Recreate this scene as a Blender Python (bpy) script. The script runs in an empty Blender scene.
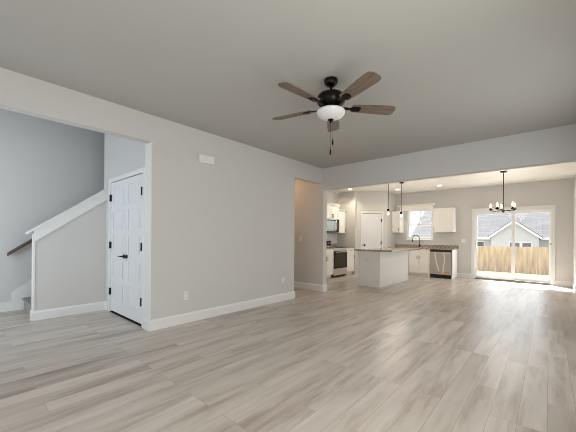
import bpy, bmesh, math, random
from mathutils import Vector, Matrix
random.seed(7)
PI = math.pi
R = math.radians
sc = bpy.context.scene
COL = sc.collection

# ------------------------------------------------------------------ camera, world, sun, lights, exposure
CAM_H = 1.198
cd = bpy.data.cameras.new('camera'); cam = bpy.data.objects.new('camera', cd); COL.objects.link(cam)
cd.sensor_fit = 'HORIZONTAL'; cd.sensor_width = 36.0
cd.lens = 297.07 / 576 * 36.0
cd.shift_y = (237.69 - 216) / 576
cd.clip_start = 0.02; cd.clip_end = 300
yaw = 0.7205
rot = Matrix.Rotation(yaw, 4, 'Z') @ Matrix.Rotation(PI / 2, 4, 'X') @ Matrix.Rotation(0.0083, 4, 'Z')
cam.matrix_world = Matrix.Translation((0, 0, CAM_H)) @ rot
sc.camera = cam

sc.view_settings.view_transform = 'Standard'
sc.view_settings.look = 'None'
sc.view_settings.gamma = 1.0
sc.view_settings.use_curve_mapping = False
sc.cycles.filter_width = 0.9
sc.view_settings.exposure = 0.60

w = bpy.data.worlds.new('sky'); sc.world = w; w.use_nodes = True
bg = w.node_tree.nodes['Background']
bg.inputs['Color'].default_value = (0.88, 0.94, 1.0, 1); bg.inputs['Strength'].default_value = 1.08

XR_W = 0.47
def light(name, kind, loc, energy, color=(1, 1, 1), direction=None, **kw):
    l = bpy.data.lights.new(name, kind); l.energy = energy; l.color = color
    for k, v in kw.items(): setattr(l, k, v)
    o = bpy.data.objects.new(name, l); COL.objects.link(o); o.location = loc
    if direction: o.rotation_euler = Vector(direction).to_track_quat('-Z', 'Y').to_euler()
    return o

light('sun', 'SUN', (0, 0, 12), 11.5, (1, .97, .93), (0.9, -1.17, -2.0), angle=R(0.6))
# area lights added for daylight in unseen openings behind the camera and at the entry
light('front_fill_light', 'AREA', (-1.75, -1.22, 1.35), 5, (.97, .985, 1.0), (0, 1, -.05), shape='RECTANGLE', size=2.9, size_y=1.5)
light('entry_fill_light', 'AREA', (-4.75, -1.22, 1.6), 24, (.74, .87, 1.0), (-.75, 1, 0), shape='RECTANGLE', size=1.1, size_y=2.2)
light('patio_daylight', 'AREA', (-0.8, 10.40, 1.05), 10, (.86, .95, 1.0), (-.7, -1, -.1), shape='RECTANGLE', size=1.6, size_y=1.8).data.spread = R(170)

for yy, en in ((1.0, 23), (3.9, 6)):
    light('side_fill_light', 'AREA', (XR_W - .02, yy, 1.35), en, (1.0, .985, .905), (-1, 0, 0), shape='RECTANGLE', size=1.7, size_y=1.5)  # area light added in each unseen right wall opening to even out the room

# ------------------------------------------------------------------ materials
def srgb(r, g, b):
    f = lambda c: (c / 255 / 12.92) if c / 255 <= .04045 else ((c / 255 + .055) / 1.055) ** 2.4
    return (f(r), f(g), f(b), 1)

def mat(name, rgb, rough=.5, metal=0.0, spec=.5, var=0.0, vscale=4.0, bump=0.0, bscale=60, emit=None, estr=0, stretch=None):
    m = bpy.data.materials.new(name); m.use_nodes = True
    nt = m.node_tree; p = nt.nodes['Principled BSDF']
    p.inputs['Base Color'].default_value = srgb(*rgb)
    p.inputs['Roughness'].default_value = rough; p.inputs['Metallic'].default_value = metal
    p.inputs['Specular IOR Level'].default_value = spec
    if emit:
        p.inputs['Emission Color'].default_value = srgb(*emit); p.inputs['Emission Strength'].default_value = estr
    tc = nt.nodes.new('ShaderNodeTexCoord')
    if var:
        mp = nt.nodes.new('ShaderNodeMapping'); nt.links.new(tc.outputs['Object'], mp.inputs['Vector'])
        mp.inputs['Scale'].default_value = stretch or (1, 1, 1)
        n = nt.nodes.new('ShaderNodeTexNoise'); n.inputs['Scale'].default_value = vscale; n.inputs['Detail'].default_value = 4
        nt.links.new(mp.outputs[0], n.inputs['Vector'])
        r = nt.nodes.new('ShaderNodeValToRGB')
        c = srgb(*rgb)
        r.color_ramp.elements[0].position = .3; r.color_ramp.elements[1].position = .7
        r.color_ramp.elements[0].color = tuple(x * (1 - var) for x in c[:3]) + (1,)
        r.color_ramp.elements[1].color = tuple(min(1, x * (1 + var)) for x in c[:3]) + (1,)
        nt.links.new(n.outputs['Fac'], r.inputs['Fac']); nt.links.new(r.outputs['Color'], p.inputs['Base Color'])
    if bump:
        n2 = nt.nodes.new('ShaderNodeTexNoise'); n2.inputs['Scale'].default_value = bscale
        nt.links.new(tc.outputs['Object'], n2.inputs['Vector'])
        b = nt.nodes.new('ShaderNodeBump'); b.inputs['Strength'].default_value = bump; b.inputs['Distance'].default_value = .005
        nt.links.new(n2.outputs['Fac'], b.inputs['Height']); nt.links.new(b.outputs['Normal'], p.inputs['Normal'])
    return m

def floor_material():
    m = bpy.data.materials.new('vinyl_plank'); m.use_nodes = True
    nt = m.node_tree; p = nt.nodes['Principled BSDF']; L = nt.links.new
    tc = nt.nodes.new('ShaderNodeTexCoord')
    mp = nt.nodes.new('ShaderNodeMapping'); mp.inputs['Rotation'].default_value = (0, 0, R(90))
    L(tc.outputs['Object'], mp.inputs['Vector'])
    br = nt.nodes.new('ShaderNodeTexBrick')
    br.inputs['Scale'].default_value = 1; br.inputs['Brick Width'].default_value = 1.22; br.inputs['Row Height'].default_value = .15
    br.inputs['Mortar Size'].default_value = .0012; br.inputs['Mortar Smooth'].default_value = 0; br.inputs['Bias'].default_value = 0
    br.offset = .37; br.offset_frequency = 3
    br.inputs['Color1'].default_value = (0, 0, 0, 1); br.inputs['Color2'].default_value = (1, 1, 1, 1); br.inputs['Mortar'].default_value = (.2, .2, .2, 1)
    L(mp.outputs[0], br.inputs['Vector'])
    # grain stretched along each plank, shifted from plank to plank
    sep = nt.nodes.new('ShaderNodeVectorMath'); sep.operation = 'MULTIPLY'
    sep.inputs[1].default_value = (7.5, .8, 1); L(tc.outputs['Object'], sep.inputs[0])
    sh = nt.nodes.new('ShaderNodeVectorMath'); sh.operation = 'ADD'; L(sep.outputs[0], sh.inputs[0])
    sc3 = nt.nodes.new('ShaderNodeVectorMath'); sc3.operation = 'SCALE'; sc3.inputs['Scale'].default_value = 17
    L(br.outputs['Color'], sc3.inputs[0]); L(sc3.outputs[0], sh.inputs[1])
    n = nt.nodes.new('ShaderNodeTexNoise'); n.inputs['Scale'].default_value = 1.15; n.inputs['Detail'].default_value = 7; n.inputs['Roughness'].default_value = .62
    L(sh.outputs[0], n.inputs['Vector'])
    r1 = nt.nodes.new('ShaderNodeValToRGB'); e = r1.color_ramp.elements
    e[0].position = .26; e[0].color = srgb(152, 137, 123); e[1].position = .74; e[1].color = srgb(216, 208, 200)
    e2 = e.new(.5); e2.color = srgb(201, 191, 181)
    L(n.outputs['Fac'], r1.inputs['Fac'])
    r2 = nt.nodes.new('ShaderNodeValToRGB'); e = r2.color_ramp.elements
    e[0].position = 0; e[0].color = (.88, .865, .85, 1); e[1].position = 1; e[1].color = (1.06, 1.06, 1.06, 1)
    L(br.outputs['Color'], r2.inputs['Fac'])
    mx = nt.nodes.new('ShaderNodeMix'); mx.data_type = 'RGBA'; mx.blend_type = 'MULTIPLY'; mx.inputs['Factor'].default_value = 1
    L(r1.outputs['Color'], mx.inputs['A']); L(r2.outputs['Color'], mx.inputs['B'])
    md = nt.nodes.new('ShaderNodeMix'); md.data_type = 'RGBA'; md.blend_type = 'MULTIPLY'
    md.inputs['B'].default_value = (.62, .6, .58, 1); L(br.outputs['Fac'], md.inputs['Factor']); L(mx.outputs['Result'], md.inputs['A'])
    L(md.outputs['Result'], p.inputs['Base Color'])
    p.inputs['Roughness'].default_value = .32; p.inputs['Specular IOR Level'].default_value = .3
    b = nt.nodes.new('ShaderNodeBump'); b.inputs['Strength'].default_value = .25; b.inputs['Distance'].default_value = .002
    ad = nt.nodes.new('ShaderNodeMath'); ad.operation = 'SUBTRACT'; L(n.outputs['Fac'], ad.inputs[0]); L(br.outputs['Fac'], ad.inputs[1])
    L(ad.outputs[0], b.inputs['Height']); L(b.outputs['Normal'], p.inputs['Normal'])
    return m

def granite():
    m = bpy.data.materials.new('speckled_granite'); m.use_nodes = True
    nt = m.node_tree; p = nt.nodes['Principled BSDF']; L = nt.links.new
    tc = nt.nodes.new('ShaderNodeTexCoord')
    v = nt.nodes.new('ShaderNodeTexNoise'); v.inputs['Scale'].default_value = 55; v.inputs['Detail'].default_value = 5
    L(tc.outputs['Object'], v.inputs['Vector'])
    r = nt.nodes.new('ShaderNodeValToRGB'); e = r.color_ramp.elements
    e[0].position = .34; e[0].color = srgb(94, 85, 76); e[1].position = .68; e[1].color = srgb(208, 198, 185)
    k = e.new(.5); k.color = srgb(162, 150, 135)
    L(v.outputs['Fac'], r.inputs['Fac']); L(r.outputs['Color'], p.inputs['Base Color'])
    p.inputs['Roughness'].default_value = .14
    return m

def glass(name, tint=(1, 1, 1, 1), refl=.06):
    m = bpy.data.materials.new(name); m.use_nodes = True
    nt = m.node_tree; nt.nodes.clear(); L = nt.links.new
    o = nt.nodes.new('ShaderNodeOutputMaterial'); mx = nt.nodes.new('ShaderNodeMixShader')
    t = nt.nodes.new('ShaderNodeBsdfTransparent'); t.inputs['Color'].default_value = tint
    g = nt.nodes.new('ShaderNodeBsdfGlossy'); g.inputs['Roughness'].default_value = .02
    f = nt.nodes.new('ShaderNodeFresnel'); f.inputs['IOR'].default_value = 1.3
    ge = nt.nodes.new('ShaderNodeNewGeometry')
    iv = nt.nodes.new('ShaderNodeMath'); iv.operation = 'SUBTRACT'; iv.inputs[0].default_value = 1; L(ge.outputs['Backfacing'], iv.inputs[1])
    mu = nt.nodes.new('ShaderNodeMath'); mu.operation = 'MULTIPLY'; L(f.outputs[0], mu.inputs[0]); L(iv.outputs[0], mu.inputs[1])
    L(mu.outputs[0], mx.inputs['Fac']); L(t.outputs[0], mx.inputs[1]); L(g.outputs[0], mx.inputs[2]); L(mx.outputs[0], o.inputs['Surface'])
    return m

def shingles():
    m = bpy.data.materials.new('roof_shingle'); m.use_nodes = True
    nt = m.node_tree; p = nt.nodes['Principled BSDF']; L = nt.links.new
    tc = nt.nodes.new('ShaderNodeTexCoord')
    br = nt.nodes.new('ShaderNodeTexBrick'); br.inputs['Scale'].default_value = 1
    br.inputs['Brick Width'].default_value = .9; br.inputs['Row Height'].default_value = .3; br.inputs['Mortar Size'].default_value = .02
    br.inputs['Color1'].default_value = srgb(106, 107, 110); br.inputs['Color2'].default_value = srgb(92, 93, 96); br.inputs['Mortar'].default_value = srgb(80, 81, 84)
    L(tc.outputs['Object'], br.inputs['Vector']); L(br.outputs['Color'], p.inputs['Base Color'])
    p.inputs['Roughness'].default_value = .9
    return m

M = dict(
    wall=mat('greige_paint', (211, 209, 206), .85, spec=.2, bump=.06, bscale=180),
    ceilk=mat('lightened_ceiling_paint', (228, 224, 217), .9, spec=.15, bump=.12, bscale=90),  # ceiling colour lightened to stand for the brighter light over the kitchen
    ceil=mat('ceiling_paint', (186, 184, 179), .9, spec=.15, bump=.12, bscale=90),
    white=mat('white_trim_paint', (232, 232, 230), .42, spec=.4),
    door=mat('white_door_paint', (230, 231, 232), .4, spec=.4),
    floor=floor_material(), granite=granite(),
    cab=mat('white_cabinet_paint', (243, 240, 235), .4, spec=.4),
    plate=mat('white_plastic', (236, 234, 230), .35),
    slot=mat('outlet_slot', (140, 138, 134), .6),
    black=mat('matte_black_metal', (20, 19, 18), .5, spec=.3),
    bronze=mat('dark_bronze', (30, 25, 22), .3, metal=.7),
    blade=mat('weathered_oak_blade', (116, 102, 88), .55, var=.28, vscale=5, stretch=(1.2, 9, 1)),
    bowl=mat('frosted_glass', (226, 226, 226), .25, spec=.5),
    steel=mat('stainless_steel', (214, 212, 208), .33, metal=.8),
    steel2=mat('brushed_dishwasher_steel', (186, 178, 168), .42, metal=.55),
    bglass=mat('black_glass', (24, 22, 21), .08),
    bplas=mat('black_plastic', (20, 19, 18), .45),
    dglass=mat('dark_oven_glass', (44, 39, 34), .22, spec=.3),
    mglass=mat('microwave_window', (158, 168, 158), .12, metal=.75),
    carpet=mat('grey_carpet', (168, 163, 157), 1, spec=.05, var=.12, vscale=80, bump=.6, bscale=300),
    rail=mat('stained_wood_rail', (96, 82, 70), .45, var=.2, vscale=8, stretch=(8, 1, 8)),
    vinyl=mat('white_vinyl', (236, 237, 236), .35),
    alum=mat('threshold_aluminium', (120, 116, 110), .4, metal=.7),
    glass=glass('window_glass'), clear=glass('clear_glass'),
    bulb=mat('glowing_bulb', (255, 240, 210), .3, emit=(255, 210, 150), estr=5),
    canlens=mat('lit_downlight_lens', (255, 250, 240), .4, emit=(255, 236, 205), estr=14),
    fence=mat('raw_pine', (212, 178, 160), .85, var=.24, vscale=2.2, stretch=(3, 3, .4)),
    concrete=mat('broom_concrete', (214, 210, 204), .9, var=.05, vscale=6),
    dirt=mat('bare_ground', (176, 168, 156), .95, var=.15, vscale=3),
    grass=mat('lawn_grass', (118, 136, 88), .95, var=.25, vscale=14),
    roof=shingles(), siding=mat('white_lap_siding', (214, 217, 222), .7),
    gsiding=mat('pale_grey_siding', (176, 182, 184), .7), fascia=mat('white_fascia_paint', (224, 226, 226), .6),
    wglass=mat('far_window_dark', (88, 92, 98), .2),
    strap=mat('white_strap', (232, 226, 214), .6),
    orange=mat('orange_sticker', (214, 150, 112), .5),
    under=mat('door_gap_shade', (18, 17, 16), .9),
)

# ------------------------------------------------------------------ mesh helpers
class B:
    """Collects shapes in the local frame of one mesh object."""
    def __init__(s, org=(0, 0, 0)): s.bm = bmesh.new(); s.o = Vector(org)
    def _add(s, verts, faces):
        vs = [s.bm.verts.new(Vector(v) - s.o) for v in verts]
        return [s.bm.faces.new([vs[i] for i in f]) for f in faces]
    def box(s, x0, y0, z0, x1, y1, z1, bev=0.0):
        x0, x1 = sorted((x0, x1)); y0, y1 = sorted((y0, y1)); z0, z1 = sorted((z0, z1))
        fs = s._add([(x0, y0, z0), (x1, y0, z0), (x1, y1, z0), (x0, y1, z0), (x0, y0, z1), (x1, y0, z1), (x1, y1, z1), (x0, y1, z1)],
                    [(3, 2, 1, 0), (4, 5, 6, 7), (0, 1, 5, 4), (1, 2, 6, 5), (2, 3, 7, 6), (3, 0, 4, 7)])
        if bev:
            es = list({e for f in fs for e in f.edges})
            bmesh.ops.bevel(s.bm, geom=es, offset=bev, segments=2, affect='EDGES', profile=.5)
        return s
    def prism(s, poly, a, b, axis='X'):
        """poly: 2-D outline; extruded between a and b along axis (X: (y,z), Y: (x,z), Z: (x,y))."""
        f = {'X': lambda p, t: (t, p[0], p[1]), 'Y': lambda p, t: (p[0], t, p[1]), 'Z': lambda p, t: (p[0], p[1], t)}[axis]
        n = len(poly)
        v = [f(p, a) for p in poly] + [f(p, b) for p in poly]
        s._add(v, [tuple(range(n))[::-1], tuple(range(n, 2 * n))] + [(i, (i + 1) % n, n + (i + 1) % n, n + i) for i in range(n)])
        return s
    def lathe(s, prof, c=(0, 0, 0), seg=32, axis='Z'):
        c = Vector(c); rings = []; 
        def P(r, h, a):
            u, v = r * math.cos(a), r * math.sin(a)
            return c + Vector({'Z': (u, v, h), 'Y': (u, h, v), 'X': (h, u, v)}[axis])
        for r, h in prof:
            if r < 1e-6: rings.append([s.bm.verts.new(P(0, h, 0) - s.o)])
            else: rings.append([s.bm.verts.new(P(r, h, 2 * PI * i / seg) - s.o) for i in range(seg)])
        for A, Bq in zip(rings, rings[1:]):
            for i in range(seg):
                j = (i + 1) % seg
                if len(A) == 1 and len(Bq) == 1: continue
                if len(A) == 1: s.bm.faces.new((A[0], Bq[i], Bq[j]))
                elif len(Bq) == 1: s.bm.faces.new((A[i], A[j], Bq[0]))
                else: s.bm.faces.new((A[i], A[j], Bq[j], Bq[i]))
        for ring, rv in ((rings[0], True), (rings[-1], False)):
            if len(ring) > 1: s.bm.faces.new(ring[::-1] if rv else ring)
        return s
    def tube(s, pts, r, seg=12):
        pts = [Vector(p) for p in pts]; rings = []
        rr = r if isinstance(r, (list, tuple)) else [r] * len(pts)
        up = Vector((0, 0, 1))
        d0 = (pts[1] - pts[0]).normalized()
        if abs(d0.dot(up)) > .95: up = Vector((1, 0, 0))
        for i, p in enumerate(pts):
            d = ((pts[min(i + 1, len(pts) - 1)] - pts[max(i - 1, 0)])).normalized()
            u = d.cross(up)
            if u.length < 1e-4: u = d.cross(Vector((0, 1, 0)))
            u.normalize(); v = d.cross(u).normalized(); up = -v if (-v).dot(up) > 0 else v
            rings.append([s.bm.verts.new(p + u * rr[i] * math.cos(2 * PI * k / seg) + v * rr[i] * math.sin(2 * PI * k / seg) - s.o) for k in range(seg)])
        for A, Bq in zip(rings, rings[1:]):
            for k in range(seg):
                j = (k + 1) % seg; s.bm.faces.new((A[k], A[j], Bq[j], Bq[k]))
        s.bm.faces.new(rings[0][::-1]); s.bm.faces.new(rings[-1])
        return s
    def ribbon(s, pts, w, t):
        """flat strap through pts, width along x, thickness along y."""
        for a, b in zip(pts, pts[1:]):
            v = []
            for p in (a, b):
                v += [(p[0] - w / 2, p[1], p[2]), (p[0] + w / 2, p[1], p[2]), (p[0] + w / 2, p[1] - t, p[2]), (p[0] - w / 2, p[1] - t, p[2])]
            s._add(v, [(0, 1, 2, 3), (7, 6, 5, 4), (0, 4, 5, 1), (1, 5, 6, 2), (2, 6, 7, 3), (3, 7, 4, 0)])
        return s
    def out(s, name, m, parent=None, smooth=False):
        bmesh.ops.recalc_face_normals(s.bm, faces=s.bm.faces)
        me = bpy.data.meshes.new(name); s.bm.to_mesh(me); s.bm.free()
        me.materials.append(m)
        o = bpy.data.objects.new(name, me); COL.objects.link(o)
        if smooth:
            for p in me.polygons: p.use_smooth = True
            try: me.set_sharp_from_angle(angle=R(38))
            except Exception: pass
        if parent is not None: o.parent = parent
        elif s.o.length: o.location = s.o
        return o

def tag(o, label, cat=None, group=None, kind=None):
    o['label'] = label
    if cat: o['category'] = cat
    if group: o['group'] = group
    if kind: o['kind'] = kind
    return o

def thing(name, label, cat, loc=(0, 0, 0), rotz=0.0, group=None, kind=None):
    o = bpy.data.objects.new(name, None); COL.objects.link(o)
    o.location = loc; o.rotation_euler = (0, 0, rotz); o.empty_display_size = .1
    return tag(o, label, cat, group, kind)

def struct(name, b, m, label, cat, smooth=False):
    return tag(b.out(name, m, None, smooth), label, cat, None, 'structure')

def copy_tree(o, parent=None):
    c = o.copy(); COL.objects.link(c)
    if parent is not None: c.parent = parent
    for ch in list(o.children): copy_tree(ch, c)
    return c

# ------------------------------------------------------------------ setting: dimensions
XL = -3.79                # face of the long left wall
XR = 0.47                 # right wall
YB = -1.30                # wall behind the camera
YD = 5.46; YD2 = 5.60     # divider / header towards the kitchen
YF = 10.48                # far wall with window and patio door
H1 = 2.74; H2 = 2.77
XK = -5.446               # stair knee wall
XS = -6.42                # far wall of the stair
XRG = -5.52               # wall behind the range
YC = 1.69                 # wall of the closet under the stair
TOP = 5.3

struct('floor', B().box(-6.7, YB - .15, -.16, XR + .15, YF + .02, 0), M['floor'], 'pale grey-brown wood plank floor running through both rooms', 'floor')
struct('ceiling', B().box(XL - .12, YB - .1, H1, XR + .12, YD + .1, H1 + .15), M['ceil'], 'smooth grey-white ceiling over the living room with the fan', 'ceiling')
struct('ceiling_kitchen', B().box(XRG - .12, YD + .1, H2, XR + .12, YF + .15, H2 + .12), M['ceilk'], 'ceiling over the kitchen and dining end, brighter light put into its colour', 'ceiling')
b = B()
T = .12
b.box(XL - T, YB, 2.40, XL, YC, H1 + .1)                       # over the stair opening
b.box(XL - T, YC, 0, XL, 4.51, H1 + .1)                        # the long solid stretch
b.box(XL - T, 4.51, 2.40, XL, YD, H1 + .1)                     # over the hall opening
b.box(XL - T, YB, H1 + .1, XL, YC + .1, TOP)                   # upper storey beside the stairwell
struct('wall_left', b, M['wall'], 'long greige wall on the left between stair and hall openings', 'wall')
b = B()                                                        # two unseen openings added beside the viewer to let daylight in
for y0, y1, z0, z1 in ((YB - .1, .1, 0, H2 + .1), (.1, 1.9, 0, .55), (.1, 1.9, 2.15, H2 + .1), (1.9, 3.0, 0, H2 + .1), (3.0, 4.8, 0, .55), (3.0, 4.8, 2.15, H2 + .1), (4.8, YF + .15, 0, H2 + .1)):
    b.box(XR, y0, z0, XR + T, y1, z1)
struct('wall_right', b, M['wall'], 'greige wall at the far right edge beside the patio door', 'wall')
b = B()                                                        # wall behind the camera, with two openings added for daylight
for x0, x1, z0, z1 in ((-6.55, -5.3, 0, TOP), (-5.3, -4.2, 0, .5), (-5.3, -4.2, 2.7, TOP), (-4.2, -3.2, 0, TOP), (-3.2, -.3, 0, .6), (-3.2, -.3, 2.1, H1 + .1), (-.3, XR + T, 0, H1 + .1)):
    b.box(x0, YB - T, z0, x1, YB, z1)
struct('wall_back', b, M['wall'], 'greige front wall behind the viewer with two added daylight openings', 'wall')
b = B()
b.box(XL - 1.54, YD, 0, -3.762, YD2, H2 + .1)                  # hall wall and stub
b.box(-3.762, YD, 2.262, XR + .02, YD2, H2 + .1)               # dropped header
struct('wall_divider', b, M['wall'], 'greige dropped header and wall stub between living room and kitchen', 'wall')
b = B()
b.box(XK - .116, YC, 0, XK, YD, TOP)                           # side of the stair past the closet
b.box(XK, YC, 0, XL - T, YC + .1, .002)
b.box(XK, YC, 0, -5.235, YC + .1, TOP); b.box(-4.02, YC, 0, XL - T, YC + .1, TOP); b.box(-5.235, YC, 2.065, -4.02, YC + .1, TOP)
struct('wall_closet', b, M['wall'], 'pale wall holding the white double closet doors under the stair', 'wall')
struct('wall_hall', B().box(XK, 4.39, 0, XL - T, 4.51, H1 + .1).box(XK, 4.39, H1, XL - T, YD, H1 + .1), M['wall'], 'greige near wall and ceiling of the side hall', 'wall')
struct('wall_stair', B().box(XS - T, YB - .1, 0, XS, YD + .1, TOP).box(XS - T, YD, 0, XK, YD + .1, TOP), M['wall'], 'tall grey wall along the far side of the stair', 'wall')
struct('ceiling_stair', B().box(XS - T, YB - .1, TOP, XL, YD + .1, TOP + .1), M['ceil'], 'high ceiling above the stairwell', 'ceiling')
# knee wall
SL = .752
capz = lambda y: 1.222 + (y - .716) * SL
struct('wall_knee', B().prism([(.795, 0), (YC, 0), (YC, capz(YC)), (.795, capz(.795))], XK - .116, XK, 'X'), M['wall'], 'grey sloping knee wall beside the stair', 'wall')
b = B()
b.prism([(.712, capz(.712)), (YC, capz(YC)), (YC, capz(YC) + .026), (.712, capz(.712) + .026)], XK - .14, XK + .026, 'X')
b.prism([(.778, capz(.778) - .165), (YC, capz(YC) - .165), (YC, capz(YC)), (.778, capz(.778))], XK, XK + .016, 'X')
struct('trim_1', b, M['white'], 'white sloping cap and apron board on top of the stair knee wall', 'trim')
b = B().box(XK - .120, .778, 0, XK + .008, .795, capz(.778))
struct('trim_2', b, M['white'], 'white vertical end board of the stair knee wall', 'trim')
# stair skirt on the far wall
b = B().prism([(YB, 0), (.80, 0), (3.5, 2.03), (3.5, 2.40), (.655, .285), (.655, .146), (YB, .146)], XS, XS + .016, 'X')
struct('baseboard_stair', b, M['white'], 'white baseboard rising into a stair skirt on the far stair wall', 'baseboard')

def base_profile(h, t): return [(0, 0), (t, 0), (t, h * .8), (t * .55, h * .93), (t * .3, h), (0, h)]
def baseboard(name, label, runs, h=.14, t=.017):
    b = B()
    for kind, c, a, e, sgn in runs:                            # kind X: wall face x=c running along Y
        pr = [(c + sgn * u, z) for u, z in base_profile(h, t)]
        b.prism(pr, a, e, 'Y' if kind == 'X' else 'X')
    return struct(name, b, M['white'], label, 'baseboard')
baseboard('baseboard_left', 'long white baseboard along the left living room wall', [('X', XL, YC - .0165, 4.5265, 1), ('Y', 4.51, XL - T, XL + .001, 1)])
baseboard('baseboard_hall', 'white baseboard along the hall wall and round the stub', [('Y', YD, XK, -3.761, -1), ('X', -3.762, YD - .0165, YD2 + .0165, 1), ('Y', YD2, -3.9, -3.761, 1)], .155)
baseboard('baseboard_knee', 'white baseboard at the foot of the stair knee wall', [('X', XK, .7605, YC, 1), ('Y', .778, XK - .12, XK + .001, -1)], .135)
baseboard('baseboard_closet', 'short white baseboard beside the closet doors', [('Y', YC, XK, -5.30, -1), ('Y', YC - .012, -3.963, XL + .001, -1)])
baseboard('baseboard_far', 'white baseboard on the far wall beside the patio door', [('Y', YF, -2.15, -1.76, -1), ('Y', YF, .131, XR, -1)])
baseboard('baseboard_right', 'white baseboard along the right wall', [('X', XR, YB, YF, -1)])

# kitchen shell
b = B()
WX0, WX1, WZ0, WZ1 = -3.715, -2.855, 1.165, 2.215              # kitchen window
DX0, DX1, DZ = -1.680, .055, 2.03                              # patio door
for x0, x1, z0, z1 in ((XRG - T, WX0, 0, H2 + .1), (WX0, WX1, 0, WZ0), (WX0, WX1, WZ1, H2 + .1), (WX1, DX0, 0, H2 + .1), (DX0, DX1, DZ, H2 + .1), (DX1, XR + T, 0, H2 + .1)):
    b.box(x0, YF, z0, x1, YF + .14, z1)
struct('wall_far', b, M['wall'], 'greige far wall with the sink window and the patio door', 'wall')
struct('wall_range', B().box(XRG - T, YD, 0, XRG, YF + .1, H2 + .1), M['wall'], 'kitchen wall behind the range', 'wall')
PA, PB = Vector((-4.826, 8.99)), Vector((-4.106, 9.71))
b = B()
th = .1
n = Vector((-1, 1)).normalized() * th
outer = [(XRG, 8.87), (PA.x, 8.87), (PA.x, PA.y), (PB.x, PB.y), (PB.x, YF)]
inner = [(XRG, 8.97), (PA.x - .1, 8.97), (PA.x - .1, PA.y + .06), (PB.x - .1, PB.y + .06), (PB.x - .1, YF)]
for i in range(4):
    if i == 2:                                                 # diagonal: leave the door opening out
        def q(t, off): p = PA.lerp(PB, t) + Vector((-1, 1)).normalized() * off; return (p.x, p.y)
        b.prism([outer[2], q(.170, 0), q(.170, th), inner[2]], 0, H2 + .05, 'Z')
        b.prism([q(.838, 0), outer[3], inner[3], q(.838, th)], 0, H2 + .05, 'Z')
        b.prism([q(.170, 0), q(.838, 0), q(.838, th), q(.170, th)], 2.05, H2 + .05, 'Z')
    else:
        b.prism([outer[i], outer[i + 1], inner[i + 1], inner[i]], 0, H2 + .05, 'Z')
struct('wall_pantry', b, M['wall'], 'corner pantry walls with a diagonal face and door', 'wall')

# ------------------------------------------------------------------ panelled doors
def panel_leaf(b, x0, x1, z0, z1, t=.035, rows=5, stile=.09, rail=.07, top=.09, bot=.16):
    """front face at y=0, back at y=t; rows of recessed raised panels."""
    ph = (z1 - z0 - top - bot - rail * (rows - 1)) / rows
    b.box(x0, 0, z0, x0 + stile, t, z1); b.box(x1 - stile, 0, z0, x1, t, z1)
    z = z0; b.box(x0 + stile, 0, z0, x1 - stile, t, z0 + bot); z = z0 + bot
    for k in range(rows):
        b.box(x0 + stile, .009, z, x1 - stile, t - .009, z + ph)
        m = .03
        b.prism([(x0 + stile + m, z + m), (x1 - stile - m, z + m), (x1 - stile - m, z + ph - m), (x0 + stile + m, z + ph - m)], .003, .010, 'Y')
        z += ph
        hh = top if k == rows - 1 else rail
        b.box(x0 + stile, 0, z, x1 - stile, t, z + hh); z += hh
    return b
def hinge(b, x, z): return b.box(x - .013, -.022, z - .05, x + .013, .003, z + .05).lathe([(.008, -.055), (.008, .055)], (x, -.022, z), 10)
def casing(b, x0, x1, z1, wdt=.062, t=.018):
    b.box(x0 - wdt, -t, 0, x0, 0, z1 + wdt, .004); b.box(x1, -t, 0, x1 + wdt, 0, z1 + wdt, .004); b.box(x0, -t, z1, x1, 0, z1 + wdt, .004)
    return b

# closet double door
D1 = thing('door_1', 'white double closet door with black hinges under the stair', 'door', (0, YC, 0), 0, None, 'structure')
xa, xb = -5.215, -4.040; xm = (xa + xb) / 2
casing(B(), xa - .012, xb + .012, 2.045).box(xb + .074, -.012, 0, XL - .001, 0, 2.395, .002).out('door_casing', M['white'], D1)
tag(B().box(xa - .004, -.004, 0, xb + .004, .1, .012).out('threshold_or_shade', M['under'], D1), 'dark strip painted as shade in the gap under the doors')  # black strip paints in the shade of the gap below the leaves
B().box(xa - .02, .0, 0, xa - .004, .1, 2.06).box(xb + .004, 0, 0, xb + .02, .1, 2.06).box(xa - .02, 0, 2.048, xb + .02, .1, 2.064).out('door_jamb', M['white'], D1)
for k, (l0, l1, hx) in enumerate(((xa, xm - .002, xa + .004), (xm + .002, xb, xb - .004))):
    lf = panel_leaf(B(), l0, l1, .032, 2.036).out('door_leaf', M['door'], D1)
    for z in (.33, 1.06, 1.80):
        tag(hinge(B(), hx, z).out('hinge', M['black'], lf, True), 'black hinge')
    s = -1 if k == 0 else 1
    hb = B().lathe([(.029, -.012), (.029, 0)], (xm + s * .05, 0, .905), 20, 'Y').lathe([(.010, -.045), (.010, -.01)], (xm + s * .05, 0, .905), 14, 'Y')
    if k == 0: hb.tube([(xm - .04, -.045, .905), (xm - .10, -.046, .905), (xm - .165, -.043, .902)], [.010, .009, .007], 10)
    else: hb.lathe([(.012, -.052), (.026, -.048), (.028, -.036), (.012, -.028)], (xm + .05, 0, .905), 18, 'Y')
    tag(hb.out('door_handle', M['black'], lf, True), 'black lever handle' if k == 0 else 'black round handle')

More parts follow.
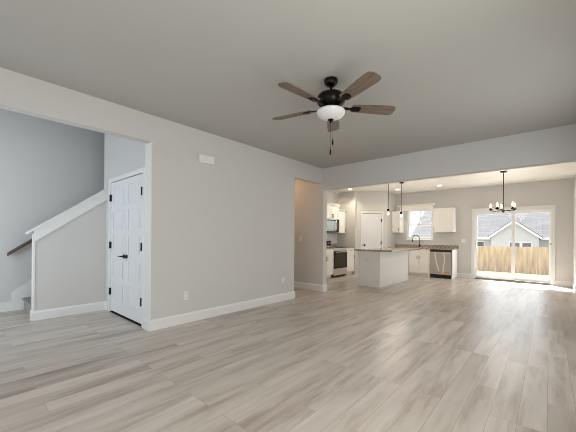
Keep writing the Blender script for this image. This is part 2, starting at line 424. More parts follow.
# pantry door on the diagonal (local x runs along the wall, front faces -y)
D2 = thing('door_2', 'white five-panel pantry door on the diagonal wall behind the island', 'door', (PA.x, PA.y, 0), R(45), None, 'structure')
L2 = (PB - PA).length
px0, px1 = .190 * L2, .815 * L2
casing(B(), px0 - .01, px1 + .01, 2.04, .06).out('door_casing', M['white'], D2)
B().box(px0 - .018, 0, 0, px0 - .003, .1, 2.05).box(px1 + .003, 0, 0, px1 + .018, .1, 2.05).box(px0 - .018, 0, 2.038, px1 + .018, .1, 2.052).out('door_jamb', M['white'], D2)
lf = panel_leaf(B(), px0, px1, .015, 2.03, stile=.1).out('door_leaf', M['door'], D2)
for z in (.3, 1.05, 1.80): tag(hinge(B(), px1 - .003, z).out('hinge', M['black'], lf, True), 'black hinge')
kb = B().lathe([(.03, -.008), (.03, 0)], (px0 + .06, 0, .97), 20, 'Y').lathe([(.011, -.04), (.011, -.006)], (px0 + .06, 0, .97), 12, 'Y').lathe([(0, -.07), (.02, -.067), (.03, -.052), (.022, -.036), (.011, -.032)], (px0 + .06, 0, .97), 20, 'Y')
tag(kb.out('door_knob', M['black'], lf, True), 'black round knob')

# sliding patio door
D3 = thing('door_3', 'white sliding glass patio door looking onto a fenced yard', 'door', (0, YF, 0), 0, None, 'structure')
cs = B()
cs.box(DX0 - .085, -.02, 0, DX0, .0, DZ + .085, .004).box(DX1, -.02, 0, DX1 + .075, 0, DZ + .085, .004).box(DX0, -.02, DZ, DX1, 0, DZ + .085, .004)
cs.out('door_casing', M['white'], D3)
fr = B().box(DX0, 0, .03, DX0 + .02, .12, DZ).box(DX1 - .02, 0, .03, DX1, .12, DZ).box(DX0 + .02, 0, DZ - .04, DX1 - .02, .12, DZ)
fr.out('door_frame', M['vinyl'], D3)
B().box(DX0, -.015, 0, DX1, .13, .03).box(DX0 + .03, .03, .03, DX1 - .03, .04, .045).out('threshold_or_shade', M['alum'], D3)
xmid = -.755
def slide_panel(x0, x1, y, s0=.06, s1=.06):
    p = B().box(x0, y, .045, x0 + s0, y + .035, DZ - .04).box(x1 - s1, y, .045, x1, y + .035, DZ - .04).box(x0 + s0, y, .045, x1 - s1, y + .035, .12).box(x0 + s0, y, DZ - .095, x1 - s1, y + .035, DZ - .04).out('sliding_panel', M['vinyl'], D3)
    B().box(x0 + s0 - .004, y + .014, .116, x1 - s1 + .004, y + .02, DZ - .091).out('pane', M['glass'], p)
    return p
p1 = slide_panel(DX0 + .02, xmid + .04, .03, .035, .08)
slide_panel(xmid - .04, DX1 - .02, .072, .08, .03)
tag(B().box(DX0 + .026, -.012, .93, DX0 + .05, .03, 1.13, .004).out('door_handle', M['vinyl'], p1), 'white pull handle')
tag(B().box(DX1 - .03, -.018, 1.075, DX1 + .002, .0, 1.1, .003).out('latch', M['black'], D3), 'small black latch')

# kitchen window
W1 = thing('window_1', 'white double-hung window above the kitchen sink', 'window', (0, YF, 0), 0, None, 'structure')
fr = B().box(WX0, .03, WZ0, WX0 + .04, .12, WZ1).box(WX1 - .04, .03, WZ0, WX1, .12, WZ1).box(WX0 + .04, .03, WZ1 - .04, WX1 - .04, .12, WZ1).box(WX0 + .04, .03, WZ0, WX1 - .04, .12, WZ0 + .04)
fr.out('window_frame', M['vinyl'], W1)
B().box(WX0 - .03, -.03, WZ0 - .02, WX1 + .03, .03, WZ0 + .004, .004).out('window_sill', M['white'], W1)
zm = 1.67
def sash(z0, z1, y, mull):
    s = B().box(WX0 + .04, y, z0, WX0 + .075, y + .03, z1).box(WX1 - .075, y, z0, WX1 - .04, y + .03, z1).box(WX0 + .075, y, z0, WX1 - .075, y + .03, z0 + .04).box(WX0 + .075, y, z1 - .04, WX1 - .075, y + .03, z1)
    if mull:
        xc = (WX0 + WX1) / 2; zc = (z0 + z1) / 2
        s.box(xc - .009, y + .008, z0 + .04, xc + .009, y + .024, z1 - .04).box(WX0 + .075, y + .009, zc - .009, WX1 - .075, y + .023, zc + .009)
    s = s.out('sash', M['vinyl'], W1)
    B().box(WX0 + .072, y + .013, z0 + .037, WX1 - .072, y + .018, z1 - .037).out('pane', M['glass'], s)
sash(zm - .02, WZ1 - .04, .075, True); sash(WZ0 + .04, zm + .02, .04, False)
# ------------------------------------------------------------------ outdoors
tag(B().box(-6, YF + .14, -.3, 6, 13.6, -.10).out('patio_slab', M['concrete']), 'sunlit pale concrete patio outside the sliding door', 'patio', None, 'structure')
tag(B().prism([(24.6, -1.6), (24.6, -.99), (60, -1.38), (60, -1.8)], -40, 40, 'X').out('side_yard', M['dirt']), 'bare ground round the neighboring house beyond the fence', 'ground', None, 'structure')
b = B(); b.prism([(13.6, -1.6), (13.6, -.13), (24.6, -.99), (24.6, -1.6)], -40, 40, 'X')
tag(b.out('lawn', M['grass']), 'green lawn strip sloping down to the pine fence', 'lawn', None, 'structure')
FN = thing('wooden_fence', 'raw pine privacy fence across the yard behind the patio door', 'fence', (0, 23.7, -.97))
b = B(); x = -16.0
while x < 14:
    t = random.uniform(-.018, .018); zt = 1.72 + random.uniform(-.012, .012)
    b.box(x, t, .03, x + .184, t + .019, zt); x += .1885
b.out('fence_boards', M['fence'], FN)
b = B()
for z in (.35, 1.35): b.box(-16, .03, z, 14, .068, z + .09)
b.out('fence_rails', M['fence'], FN)
for k in range(13): B().box(-16 + k * 2.44, .03, -.3, -16 + k * 2.44 + .09, .12, 1.66).out('fence_post', M['fence'], FN)

HS = thing('neighbor_house', 'neighboring white house with grey shingle roof and gable beyond the fence', 'house', (0, 35, -1.4))
hx0, hx1 = -12.0, 12.0; ez = 2.75
B().box(hx0 + .3, .35, 0, hx1 - .3, 13, ez).out('wall', M['gsiding'], HS)
tn = math.tan(R(32))
b = B()
b.prism([(0, ez - .12), (0, ez + .04), (7, ez + .04 + 7 * tn), (14, ez + .04), (14, ez - .12), (7, ez - .12 + 7 * tn)], hx0, hx1, 'X')
b.out('roof', M['roof'], HS)
for gx0 in (hx0 + .3, hx1 - .5): B().prism([(.35, ez), (13.3, ez), (6.95, ez + 6.3 * tn)], gx0, gx0 + .2, 'X').out('gable_wall', M['gsiding'], HS)
# cross gable to the front
gx, gw, gz = -2.35, 1.95, ez + 1.55
B().prism([(gx - gw + .25, 0), (gx + gw - .25, 0), (gx + gw - .25, ez + .1), (gx, gz - .1), (gx - gw + .25, ez + .1)], -1.6, 1.2, 'Y').out('gable_wall', M['gsiding'], HS)
for s in (-1, 1):
    B().prism([(gx, gz), (gx + s * gw, ez), (gx + s * gw, ez + .1), (gx, gz + .12)], -1.95, 3.2, 'Y').out('gable_roof', M['roof'], HS)
    tag(B().prism([(gx, gz - .16), (gx + s * gw, ez - .16), (gx + s * gw, ez + .02), (gx, gz + .04)], -2.02, -1.95, 'Y').out('fascia_board', M['fascia'], HS), 'white gable fascia')
B().box(hx0, -.06, ez - .16, gx - gw, .0, ez + .05).box(gx + gw, -.06, ez - .16, hx1, 0, ez + .05).out('fascia_board', M['fascia'], HS)
for x0, x1, y in ((-2.65, -1.95, -1.63), (-1.75, -1.15, -1.63), (-5.9, -4.9, .32), (.2, .9, .32), (2.6, 3.5, .32), (-9.0, -8.2, .32)):
    f = B().box(x0 - .08, y, 1.1, x1 + .08, y + .03, 2.42).out('window', M['siding'], HS)
    B().box(x0, y - .02, 1.2, x1, y, 2.32).out('pane', M['wglass'], f)

# ------------------------------------------------------------------ stair and handrail
ST = thing('staircase', 'grey carpeted stair climbing behind the knee wall', 'staircase', (XS + .018, .80, 0))
ws = (XK - .128) - (XS + .018)
rs, rn = .19, .2527
for k in range(14):
    b = B().box(0, k * rn, max(0, (k - 1) * rs), ws, (k + 1) * rn + .001, (k + 1) * rs)
    b.box(0, k * rn - .025, (k + 1) * rs - .03, ws, k * rn + .02, (k + 1) * rs + .001, .008)
    b.out('step', M['carpet'], ST)
HR = thing('handrail', 'brown wooden handrail on the far stair wall', 'handrail', (XS, .59, 0))
zr = lambda y: .895 + y * .752
pts = [(.075, y, zr(y)) for y in (0, .03, 1.0, 2.0, 2.9)]
b = B().prism([(0, zr(0) - .028), (2.9, zr(2.9) - .028), (2.9, zr(2.9) + .03), (0, zr(0) + .03)], .05, .10, 'X')
bmesh.ops.bevel(b.bm, geom=list(b.bm.edges), offset=.012, segments=3, affect='EDGES')
b.out('rail', M['rail'], HR, True)
for y in (.7, 1.75, 2.7):
    B().lathe([(.028, 0), (.028, .008)], (0, y, zr(y) - .11), 16, 'X').tube([(.004, y, zr(y) - .11), (.06, y, zr(y) - .11), (.075, y, zr(y) - .085), (.075, y, zr(y) - .02)], .007, 8).out('rail_bracket', M['black'], HR, True)

# ------------------------------------------------------------------ small wall fittings
bx = B((XL, 2.34, 2.265)).box(XL, 2.34, 2.265, XL + .055, 2.59, 2.385, .008)
tag(bx.out('door_chime', M['plate']), 'white rectangular chime box high on the left wall', 'door chime')
def plate(name, label, cat, loc, rotz, kind, group=None, gang=1, horiz=False):
    t = thing(name, label, cat, loc, rotz, group)
    wd, hg = (.072 + .046 * (gang - 1), .117)
    if horiz: wd, hg = hg, wd
    B().box(-wd / 2, -.007, -hg / 2, wd / 2, 0, hg / 2, .003).out('cover_plate', M['plate'], t)
    if kind == 'outlet':
        for s in (-1, 1):
            cx, cz = (s * .026, 0) if horiz else (0, s * .026)
            r = B().box(cx - .016, -.010, cz - .015, cx + .016, -.005, cz + .015, .002).out('socket', M['plate'], t)
            tag(B().box(cx - .008, -.0105, cz - .005, cx - .005, -.0095, cz + .006).box(cx + .005, -.0105, cz - .005, cx + .008, -.0095, cz + .006).out('slot', M['slot'], r), 'dark socket slots')
    else:
        for k in range(gang):
            cx = (k - (gang - 1) / 2) * .046
            B().box(cx - .016, -.012, -.033, cx + .016, -.005, .033, .003).out('rocker', M['plate'], t)
    return t
plate('wall_outlet', 'white outlet low on the left wall, nearer the closet corner', 'outlet', (XL, 2.17, .382), R(90), 'outlet', 'outlets on the left wall')
plate('wall_outlet', 'white outlet low on the left wall, nearer the hall opening', 'outlet', (XL, 4.17, .39), R(90), 'outlet', 'outlets on the left wall')
plate('light_switch', 'white light switch on the hall wall inside the opening', 'light switch', (-4.39, YD, 1.18), 0, 'switch')
plate('light_switch', 'white wide switch plate left of the patio door', 'light switch', (-1.98, YF, 1.15), 0, 'switch', None, 2)

# ------------------------------------------------------------------ ceiling fan
FX, FY = -1.605, 2.445
FAN = thing('ceiling_fan', 'five-blade ceiling fan with weathered wood blades, dark motor and white light bowl', 'ceiling fan', (FX, FY, H1))
B().lathe([(.0, 0), (.066, 0), (.066, -.022), (.060, -.042), (.044, -.060), (.022, -.070), (.0, -.070)]).out('canopy', M['bronze'], FAN, True)
B().lathe([(.0125, -.06), (.0125, -.15)]).out('downrod', M['bronze'], FAN, True)
B().lathe([(.03, -.122), (.085, -.132), (.120, -.150), (.137, -.178), (.138, -.215), (.118, -.245), (.10, -.262), (.085, -.275), (.085, -.30), (.0, -.30)], seg=40).out('motor_housing', M['bronze'], FAN, True)
B().lathe([(.085, -.292), (.105, -.296), (.128, -.300), (.134, -.310), (.13, -.318), (.0, -.318)], seg=40).out('light_fitter', M['bronze'], FAN, True)
B().lathe([(.135, -.305), (.140, -.318), (.133, -.340), (.110, -.362), (.07, -.379), (.03, -.387), (0, -.388)], seg=40).out('light_bowl', M['bowl'], FAN, True)
B().lathe([(0, -.381), (.028, -.384), (.028, -.394), (.014, -.404), (.007, -.418), (0, -.422)], seg=20).out('finial', M['bronze'], FAN, True)
BLZ = -.265
def blade_mesh():
    b = B(); z0 = BLZ
    # outline in local x (radius) / y (width)
    pts = [(.215, -.052), (.40, -.064), (.585, -.070), (.625, -.062), (.648, -.035), (.650, .035), (.632, .062), (.595, .070), (.40, .064), (.215, .052), (.205, .03), (.205, -.03)]
    b.prism(pts, -.004, .004, 'Z')
    bmesh.ops.rotate(b.bm, verts=b.bm.verts, cent=(0, 0, 0), matrix=Matrix.Rotation(R(-12), 3, 'X'))
    bmesh.ops.translate(b.bm, verts=b.bm.verts, vec=(0, 0, z0))
    return b
def arm_mesh():
    b = B()
    b.prism([(.10, -.02), (.19, -.014), (.235, -.034), (.29, -.030), (.30, 0), (.29, .030), (.235, .034), (.19, .014), (.10, .02)], -.013, -.005, 'Z')
    for x, y in ((.24, -.018), (.24, .018), (.275, 0)): b.lathe([(.006, -.017), (.006, -.012)], (x, y, 0), 8)
    bmesh.ops.rotate(b.bm, verts=b.bm.verts, cent=(0, 0, 0), matrix=Matrix.Rotation(R(-12), 3, 'X'))
    bmesh.ops.translate(b.bm, verts=b.bm.verts, vec=(0, 0, BLZ))
    return b
bl0 = None
for k in range(5):
    if bl0 is None:
        bl0 = blade_mesh().out('blade', M['blade'], FAN); ar0 = arm_mesh().out('blade_arm', M['bronze'], bl0)
        tag(ar0, 'dark bronze blade arm'); bb = bl0
    else:
        bb = bl0.copy(); COL.objects.link(bb); bb.parent = FAN
        a = ar0.copy(); COL.objects.link(a); a.parent = bb
    bb.rotation_euler = (0, 0, R(48 + 72 * k))
for (dx, dy, zt, zb) in ((.003, -.007, -.38, -.675), (.024, .002, -.38, -.58)):
    c = B().tube([(dx, dy, zt), (dx, dy, zb)], .0012, 6).out('pull_chain', M['bronze'], FAN)
    B().lathe([(0, zb), (.005, zb - .006), (.0075, zb - .03), (.0065, zb - .055), (0, zb - .06)], (dx, dy, 0), 12).out('chain_fob', M['bronze'], c, True)

# ------------------------------------------------------------------ kitchen cabinets (local: x along wall, front at y=0 facing -y, depth +y)
def shaker(b, x0, x1, z0, z1, t=.02, fr=.055):
    b.box(x0, -t, z0, x0 + fr, 0, z1); b.box(x1 - fr, -t, z0, x1, 0, z1)
    b.box(x0 + fr, -t, z0, x1 - fr, 0, z0 + fr); b.box(x0 + fr, -t, z1 - fr, x1 - fr, 0, z1)
    return b.box(x0 + fr, -t + .009, z0 + fr, x1 - fr, -.002, z1 - fr)
def slab(b, x0, x1, z0, z1, t=.02): return b.box(x0, -t, z0, x1, 0, z1, .003)
def pull(b, x, z, L=.12, vert=True):
    if vert: return b.tube([(x, -.02, z - L / 2 + .012), (x, -.05, z - L / 2 + .012)], .005, 8).tube([(x, -.02, z + L / 2 - .012), (x, -.05, z + L / 2 - .012)], .005, 8).tube([(x, -.05, z - L / 2), (x, -.05, z + L / 2)], .0065, 8)
    return b.tube([(x - L / 2 + .012, -.02, z), (x - L / 2 + .012, -.05, z)], .005, 8).tube([(x + L / 2 - .012, -.02, z), (x + L / 2 - .012, -.05, z)], .005, 8).tube([(x - L / 2, -.05, z), (x + L / 2, -.05, z)], .0065, 8)

def base_cabinet(label, loc, rotz, wdt, depth, doors=1, drawer=True, hinge_left=True, group='white base cabinets', open_top=False):
    t = thing('base_cabinet', label, 'cabinet', loc, rotz, group)
    if open_top:
        B().box(0, 0, .10, .018, depth, .874).box(wdt - .018, 0, .10, wdt, depth, .874).box(.018, 0, .10, wdt - .018, depth, .118).box(.018, depth - .012, .118, wdt - .018, depth, .874).box(.018, 0, .118, wdt - .018, .018, .874).out('body', M['cab'], t)
    else: B().box(0, 0, .10, wdt, depth, .874).out('body', M['cab'], t)
    B().box(.0, .06, 0, wdt, depth, .10).out('toe_kick', M['cab'], t)
    g = .008; zt = .862
    if drawer:
        d = slab(B(), g, wdt - g, .715, zt).out('drawer', M['cab'], t)
        if doors == 1: tag(pull(B(), wdt / 2, .79, .10, False).out('handle', M['black'], d), 'dark bar handle')
        zt = .70
    wd = (wdt - 2 * g - (doors - 1) * .007) / doors
    for k in range(doors):
        x0 = g + k * (wd + .007)
        d = shaker(B(), x0, x0 + wd, .115, zt).out('door', M['cab'], t)
        hx = (x0 + wd - .03 if k == 0 else x0 + .03) if doors == 2 else (x0 + wd - .03 if hinge_left else x0 + .03)
        tag(pull(B(), hx, zt - .10, .11).out('handle', M['black'], d), 'dark bar handle')
    return t
def upper_cabinet(label, loc, rotz, wdt, depth, hgt, doors=1, hinge_left=True, crown=0.0, group='white upper cabinets', lip=.03):
    t = thing('upper_cabinet', label, 'cabinet', loc, rotz, group)
    B().box(0, 0, 0, wdt, depth, hgt).out('body', M['cab'], t)
    g = .006; wd = (wdt - 2 * g - (doors - 1) * .004) / doors
    for k in range(doors):
        x0 = g + k * (wd + .004)
        d = shaker(B(), x0, x0 + wd, .008, hgt - .012).out('door', M['cab'], t)
        hx = (x0 + wd - .03 if k == 0 else x0 + .03) if doors == 2 else (x0 + wd - .03 if hinge_left else x0 + .03)
        tag(pull(B(), hx, .10, .11).out('handle', M['black'], d), 'dark bar handle')
    if crown:
        b = B(); h = crown; pr = [(0, 0), (-.022, 0), (-.03, h * .3), (-.055, h * .8), (-.055, h), (0, h)]
        b.prism([(y, hgt + z) for y, z in pr], -.03, wdt + lip, 'X'); b.box(-.03, 0, hgt, wdt + lip, depth, hgt + h)
        b.out('crown_molding', M['cab'], t)
    return t
YK = 9.87
DEP = YF - YK - .002
base_cabinet('white sink base cabinet with two doors under the faucet', (-3.42, YK, 0), 0, .60, DEP, 2, open_top=True)
base_cabinet('white base cabinet left of the sink base, behind the island', (PB.x + .005, YK, 0), 0, -3.425 - PB.x - .005, DEP, 1)
b = B((-2.815, YK, 0)).box(-2.818, YK - .018, .0, -2.780, YF - .002, .874)
tag(b.out('cabinet_filler', M['cab']), 'narrow white upright panel between sink cabinet and dishwasher', 'panel')
b = B((-2.157, YK, 0)).box(-2.166, YK - .02, 0, -2.142, YF - .002, .874, .002)
tag(b.out('cabinet_end_panel', M['cab']), 'white end panel closing the counter run right of the dishwasher', 'panel')
DW = thing('dishwasher', 'stainless steel dishwasher at the right end of the sink counter', 'dishwasher', (-2.776, YK, 0))
B().box(.004, .02, .09, .602, DEP - .02, .862).out('body', M['bplas'], DW)
dd = B().box(.008, -.03, .115, .598, .02, .80, .005).out('door', M['steel2'], DW)
tag(B().box(.008, -.022, .805, .598, .02, .862, .003).out('control_panel', M['bplas'], DW), 'black control strip')
tag(B().box(.02, .03, .0, .586, .05, .105).box(.02, .045, 0, .586, DEP - .05, .09).out('toe_kick', M['bplas'], DW), 'black toe kick')
tag(B().box(.40, -.0325, .155, .56, -.029, .215).out('sticker', M['orange'], dd), 'orange sticker')
B().tube([(.06, -.03, .765), (.06, -.06, .765)], .006, 8).tube([(.546, -.03, .765), (.546, -.06, .765)], .006, 8).tube([(.04, -.06, .765), (.566, -.06, .765)], .009, 10).out('handle', M['steel'], dd)
for lab, pts in (('white packing strap slanting down the left of the dishwasher door', [(.15, -.031, .79), (.155, -.033, .70), (.185, -.032, .52), (.23, -.032, .36), (.265, -.032, .22)]),
                 ('white packing strap bowing down the middle of the dishwasher door', [(.375, -.031, .79), (.41, -.034, .70), (.425, -.033, .60), (.405, -.032, .45), (.385, -.032, .30), (.38, -.032, .16)])):
    o = (-2.776, YK, 0)
    b = B((-2.776 + pts[-1][0], YK, pts[-1][2])); b.ribbon([(p[0] + o[0], p[1] + o[1] - .001, p[2]) for p in pts], .03, .004)
    tag(b.out('packing_strap', M['strap']), lab, 'strap', 'straps on the dishwasher')

# worktop with an under-mounted sink opening
KT = thing('countertop', 'brown speckled granite sink countertop under the window', 'countertop', (0, 0, 0))
kx0, kx1, ky0 = PB.x + .003, -2.112, 9.83
sx0, sx1, sy0, sy1 = -3.42 + .02, -2.86, 9.93, 10.28
b = B().box(kx0, ky0, .876, sx0, YF - .002, .914, .003).box(sx1, ky0, .876, kx1, YF - .002, .914, .003).box(sx0, ky0, .876, sx1, sy0, .914).box(sx0, sy1, .876, sx1, YF - .002, .914)
b.out('slab', M['granite'], KT)
B().box(kx0, YF - .022, .914, kx1, YF - .002, 1.0, .002).out('backsplash', M['granite'], KT)
SK = thing('kitchen_sink', 'stainless undermount sink set in the granite counter', 'sink', ((sx0 + sx1) / 2, (sy0 + sy1) / 2, .70))
b = B(((sx0 + sx1) / 2, (sy0 + sy1) / 2, .70))
b.box(sx0, sy0, .875, sx1, sy0 + .004, .70).box(sx0, sy1 - .004, .70, sx1, sy1, .875).box(sx0, sy0 + .004, .70, sx0 + .004, sy1 - .004, .875).box(sx1 - .004, sy0 + .004, .70, sx1, sy1 - .004, .875).box(sx0, sy0, .696, sx1, sy1, .70)
b.out('basin', M['steel'], SK)
B().lathe([(.04, .0), (.04, .004), (.03, .006), (0, .006)], (0, 0, 0), 20).out('drain', M['steel'], SK, True)
FC = thing('faucet', 'matte black gooseneck faucet in front of the sink window', 'faucet', (-3.25, 10.345, .9145))
B().lathe([(.027, 0), (.027, .008), (.02, .015), (.019, .10), (.014, .115), (0, .115)]).out('base', M['black'], FC, True)
pts = [(0, 0, .10), (0, 0, .27)] + [(-.085 * (1 - math.cos(a)) , -.085 * .75 * (1 - math.cos(a)), .30 + .105 * math.sin(a)) for a in [PI * i / 12 for i in range(13)]] + [(-.172, -.13, .235)]
B().tube(pts, .0115, 12).out('spout', M['black'], FC, True)
B().lathe([(.0155, .17), (.0155, .24), (.012, .25)], (-.172, -.13, 0), 14).out('spray_head', M['black'], FC, True)
B().tube([(.018, 0, .06), (.045, -.01, .065), (.10, -.03, .085)], [.009, .008, .006], 10).out('lever', M['black'], FC, True)

upper_cabinet('white upper cabinet left of the sink window', (PB.x + .005, 10.15, 1.405), 0, -3.815 - PB.x - .005, YF - 10.152, .735, 1, True, 0)
upper_cabinet('white upper cabinet right of the sink window', (-2.77, 10.15, 1.41), 0, .585, YF - 10.152, .755, 1, False, 0)
VL = thing('valance', 'white crown-topped valance board above the sink window', 'valance', (-3.93, 10.135, 2.15))
B().box(0.12, .0, -.01, 1.155, .02, .13).out('board', M['cab'], VL)
B().prism([(0, .13), (-.006, .13), (-.012, .145), (-.03, .165), (-.03, .18), (.03, .18), (.03, .13)], .02, 1.22, 'X').out('crown_molding', M['cab'], VL)

# range wall
XF = -4.86
DR = XF - XRG - .002
base_cabinet('white base cabinet between range and pantry wall', (XF, 8.368, 0), R(90), .495, DR, 1, True, True)
base_cabinet('white base cabinet left of the range, half hidden by the wall stub', (XF, 6.82, 0), R(90), .775, DR, 2)
for y0, y1, lab in ((8.366, 8.866, 'short granite countertop between range and pantry wall'), (6.80, 7.597, 'granite countertop left of the range')):
    t = thing('countertop', lab, 'countertop', (XF, y0, 0), R(90))
    B().box(0, -.03, .876, y1 - y0, DR, .914, .003).out('slab', M['granite'], t)
    B().box(0, DR - .02, .914, y1 - y0, DR, 1.012, .002).out('backsplash', M['granite'], t)
RG = thing('range', 'stainless steel range with black oven door glass', 'range', (XF, 7.602, 0), R(90))
B().box(.004, .0, .03, .756, DR - .02, .90).out('body', M['bplas'], RG)
B().box(.002, -.03, .90, .758, DR - .09, .918, .003).out('cooktop', M['bglass'], RG)
dd = B().box(.004, -.035, .275, .756, 0, .80, .003).out('oven_door', M['bplas'], RG)
tag(B().box(.006, -.038, .28, .754, -.034, .796).out('oven_glass', M['dglass'], dd), 'dark brown-black oven glass')
B().tube([(.07, -.035, .775), (.07, -.075, .775)], .008, 8).tube([(.69, -.035, .775), (.69, -.075, .775)], .008, 8).tube([(.05, -.075, .775), (.71, -.075, .775)], .012, 10).out('oven_handle', M['steel'], dd)
B().box(.006, -.03, .81, .754, .0, .898, .003).out('front_panel', M['steel'], RG)
B().box(.006, -.032, .065, .754, 0, .268, .004).out('drawer', M['steel'], RG)
bgd = B().box(.004, DR - .085, .90, .756, DR - .005, 1.135, .006).out('backguard', M['steel'], RG)
tag(B().box(.02, DR - .088, .95, .74, DR - .084, 1.105).out('control_panel', M['bglass'], bgd), 'black glass control panel')
for x in (.09, .19, .57, .67): B().lathe([(.022, DR - .11), (.022, DR - .086)], (x, 0, 1.03), 16, 'Y').out('knob', M['steel'], bgd, True)
for x, y, r in ((.2, .14, .09), (.56, .14, .11), (.2, .40, .11), (.56, .40, .08)): B().lathe([(r, .9182), (r, .9188)], (x, y, 0), 28).out('burner', M['bplas'], RG)
MW = thing('microwave', 'stainless over-the-range microwave hung below the white cabinet', 'microwave', (-5.15, 7.602, 1.385), R(90))
DM = -5.15 - XRG - .002
B().box(.003, 0, .02, .757, DM, .412).out('body', M['bplas'], MW)
dd = B().box(.004, -.03, .03, .575, 0, .41, .004).out('door', M['steel'], MW)
B().box(.05, -.033, .09, .51, -.029, .35).out('window', M['mglass'], dd)
B().box(.012, -.031, .355, .567, -.0295, .385).box(.012, -.031, .05, .567, -.0295, .078).out('door_band', M['bglass'], dd)
B().tube([(.545, -.03, .07), (.545, -.06, .09), (.545, -.07, .22), (.545, -.06, .35), (.545, -.03, .37)], .009, 8).out('handle', M['steel'], dd)
tag(B().box(.58, -.03, .03, .756, 0, .41, .004).out('control_panel', M['bglass'], MW), 'black control panel')
B().box(.0, -.03, 0, .76, DM, .022).out('vent_grille', M['bplas'], MW)
upper_cabinet('short white crowned cabinet above the microwave', (-5.17, 7.602, 1.80), R(90), .756, -5.17 - XRG - .002, .40, 2, True, .08)
upper_cabinet('white upper cabinet between microwave and pantry wall', (-5.19, 8.392, 1.37), R(90), .44, -5.19 - XRG - .002, .71, 1, True, .055)

# ------------------------------------------------------------------ island
IX0, IX1, IY0, IY1 = -3.64, -3.07, 6.86, 8.76
IS = thing('kitchen_island', 'white kitchen island base with flat panel sides', 'kitchen island', (IX0, IY0, 0))
o = (IX0, IY0, 0)
B(o).box(IX0, IY0 + .002, .0, IX1 - .002, IY1, .882).out('body', M['cab'], IS)
B(o).box(IX0 - .002, IY0 - .008, .10, IX1, IY0 + .004, .882).box(IX1 - .004, IY0 - .008, .0, IX1 + .006, IY1 + .004, .882).out('cover_panel', M['cab'], IS)
B(o).box(IX0 + .04, IY0 - .004, 0, IX1 - .004, IY0 + .002, .095).out('toe_board', M['cab'], IS)
pl = plate('x', '', None, (0, 0, 0), 0, 'outlet', None, 1, True)
pl.parent = IS; pl.location = (-3.40 - IX0, -.008, .684); pl.name = 'island_outlet'
del pl['label']
IC = thing('island_countertop', 'granite island countertop overhanging toward the dining side', 'countertop', (-3.72, 6.80, .882))
B((-3.72, 6.80, .882)).box(-3.72, 6.80, .883, -2.745, 8.82, .922, .004).out('slab', M['granite'], IC)

# ------------------------------------------------------------------ lights that hang
def pendant(label, x, y, zb):
    t = thing('pendant_light', label, 'pendant light', (x, y, H2), 0, 'island pendants')
    B().lathe([(0, 0), (.06, 0), (.06, -.018), (.05, -.026), (0, -.026)]).out('canopy', M['bronze'], t, True)
    B().tube([(0, 0, -.02), (0, 0, zb + .045 - H2)], .0055, 10).out('rod', M['bronze'], t)
    B().lathe([(.008, .06), (.024, .05), (.030, .03), (.030, -.012), (.024, -.02), (0, -.02)], (0, 0, zb - H2)).out('socket', M['bronze'], t, True)
    tag(B().lathe([(0, -.018), (.012, -.02), (.014, -.04), (.022, -.062), (.023, -.078), (.016, -.096), (0, -.103)], (0, 0, zb - H2), 20).out('bulb', M['bulb'], t, True), 'glowing bulb')
    l = light('pendant_glow', 'POINT', (0, 0, zb - H2 - .2), 11, (1, .91, .80), shadow_soft_size=.05); l.parent = t
    return t
pendant('bulb pendant on a thin dark rod above the near end of the island', -3.07, 7.35, 1.90)
pendant('bulb pendant on a thin dark rod above the far end of the island', -3.11, 8.34, 1.90)

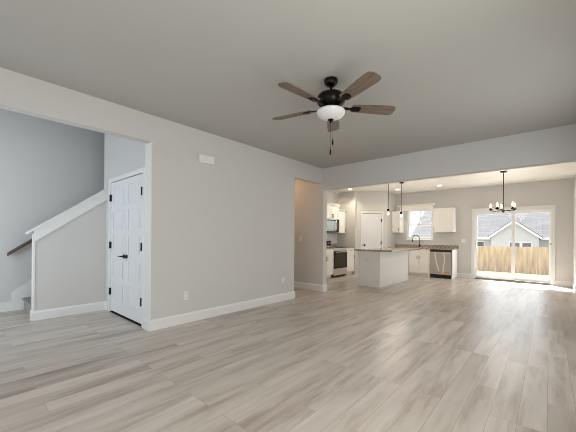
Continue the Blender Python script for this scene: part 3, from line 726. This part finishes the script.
CX, CY = -.795, 8.42
CH = thing('chandelier', 'dark five-arm chandelier with lit bulbs in front of the patio door', 'chandelier', (CX, CY, H2))
B().lathe([(0, 0), (.065, 0), (.065, -.02), (.05, -.03), (0, -.03)]).out('canopy', M['bronze'], CH, True)
B().tube([(0, 0, -.02), (0, 0, -.93)], .008, 10).out('stem', M['bronze'], CH)
B().lathe([(0, -.96), (.012, -.955), (.016, -.94), (.03, -.93), (.032, -.90), (.02, -.885), (0, -.885)], seg=20).out('hub', M['bronze'], CH, True)
for a in (-45, -117, -189, -261, -333):
    al = R(a - 36) + yaw
    ux, uy = math.cos(al), math.sin(al)
    ar = B().tube([(ux * .02, uy * .02, -.91), (ux * .12, uy * .12, -.912), (ux * .205, uy * .205, -.91), (ux * .235, uy * .235, -.898), (ux * .24, uy * .24, -.87)], .0075, 8).out('arm', M['bronze'], CH, True)
    B().lathe([(0, -.895), (.02, -.892), (.036, -.875), (.038, -.862), (.016, -.862), (.016, -.83), (0, -.83)], (ux * .24, uy * .24, 0), 18).out('candle_cup', M['bronze'], ar, True)
    tag(B().lathe([(0, -.832), (.013, -.83), (.022, -.808), (.023, -.792), (.015, -.762), (.006, -.735), (0, -.725)], (ux * .24, uy * .24, 0), 16).out('bulb', M['bulb'], ar, True), 'glowing bulb')
l = light('chandelier_glow', 'POINT', (0, 0, -.72), 10, (1, .95, .88), shadow_soft_size=.25); l.parent = CH

for x, y, en, lab in ((-4.78, 8.42, 26, 'round recessed ceiling light near the range and pantry'), (-3.653, 9.45, 5, 'round recessed ceiling light behind the far island pendant'), (-2.43, 9.50, 2, 'round recessed ceiling light right of the sink window')):
    t = thing('recessed_light', lab, 'recessed light', (x, y, H2), 0, 'recessed lights in the kitchen ceiling')
    B().lathe([(.055, -.001), (.085, -.001), (.088, -.006), (.06, -.009), (.055, -.004)], (0, 0, 0), 28).out('trim_ring', M['plate'], t, True)
    tag(B().lathe([(0, -.002), (.056, -.002), (.056, -.006), (0, -.006)], (0, 0, 0), 24).out('lens', M['canlens'], t), 'lit lens')
    l = light('downlight', 'SPOT', (0, 0, -.03), en, (1, .86, .66), (0, 0, -1), spot_size=R(140), spot_blend=.6, shadow_soft_size=.06); l.parent = t
t = thing('hall_light', 'small ceiling light of the side hall', 'ceiling light', (-5.15, 4.8, H1))
B().lathe([(0, 0), (.11, 0), (.11, -.02), (.09, -.06), (.05, -.08), (0, -.085)]).out('shade', M['bowl'], t, True)
l = light('hall_glow', 'POINT', (0, 0, -.16), 7, (1, .62, .33), shadow_soft_size=.08); l.parent = t
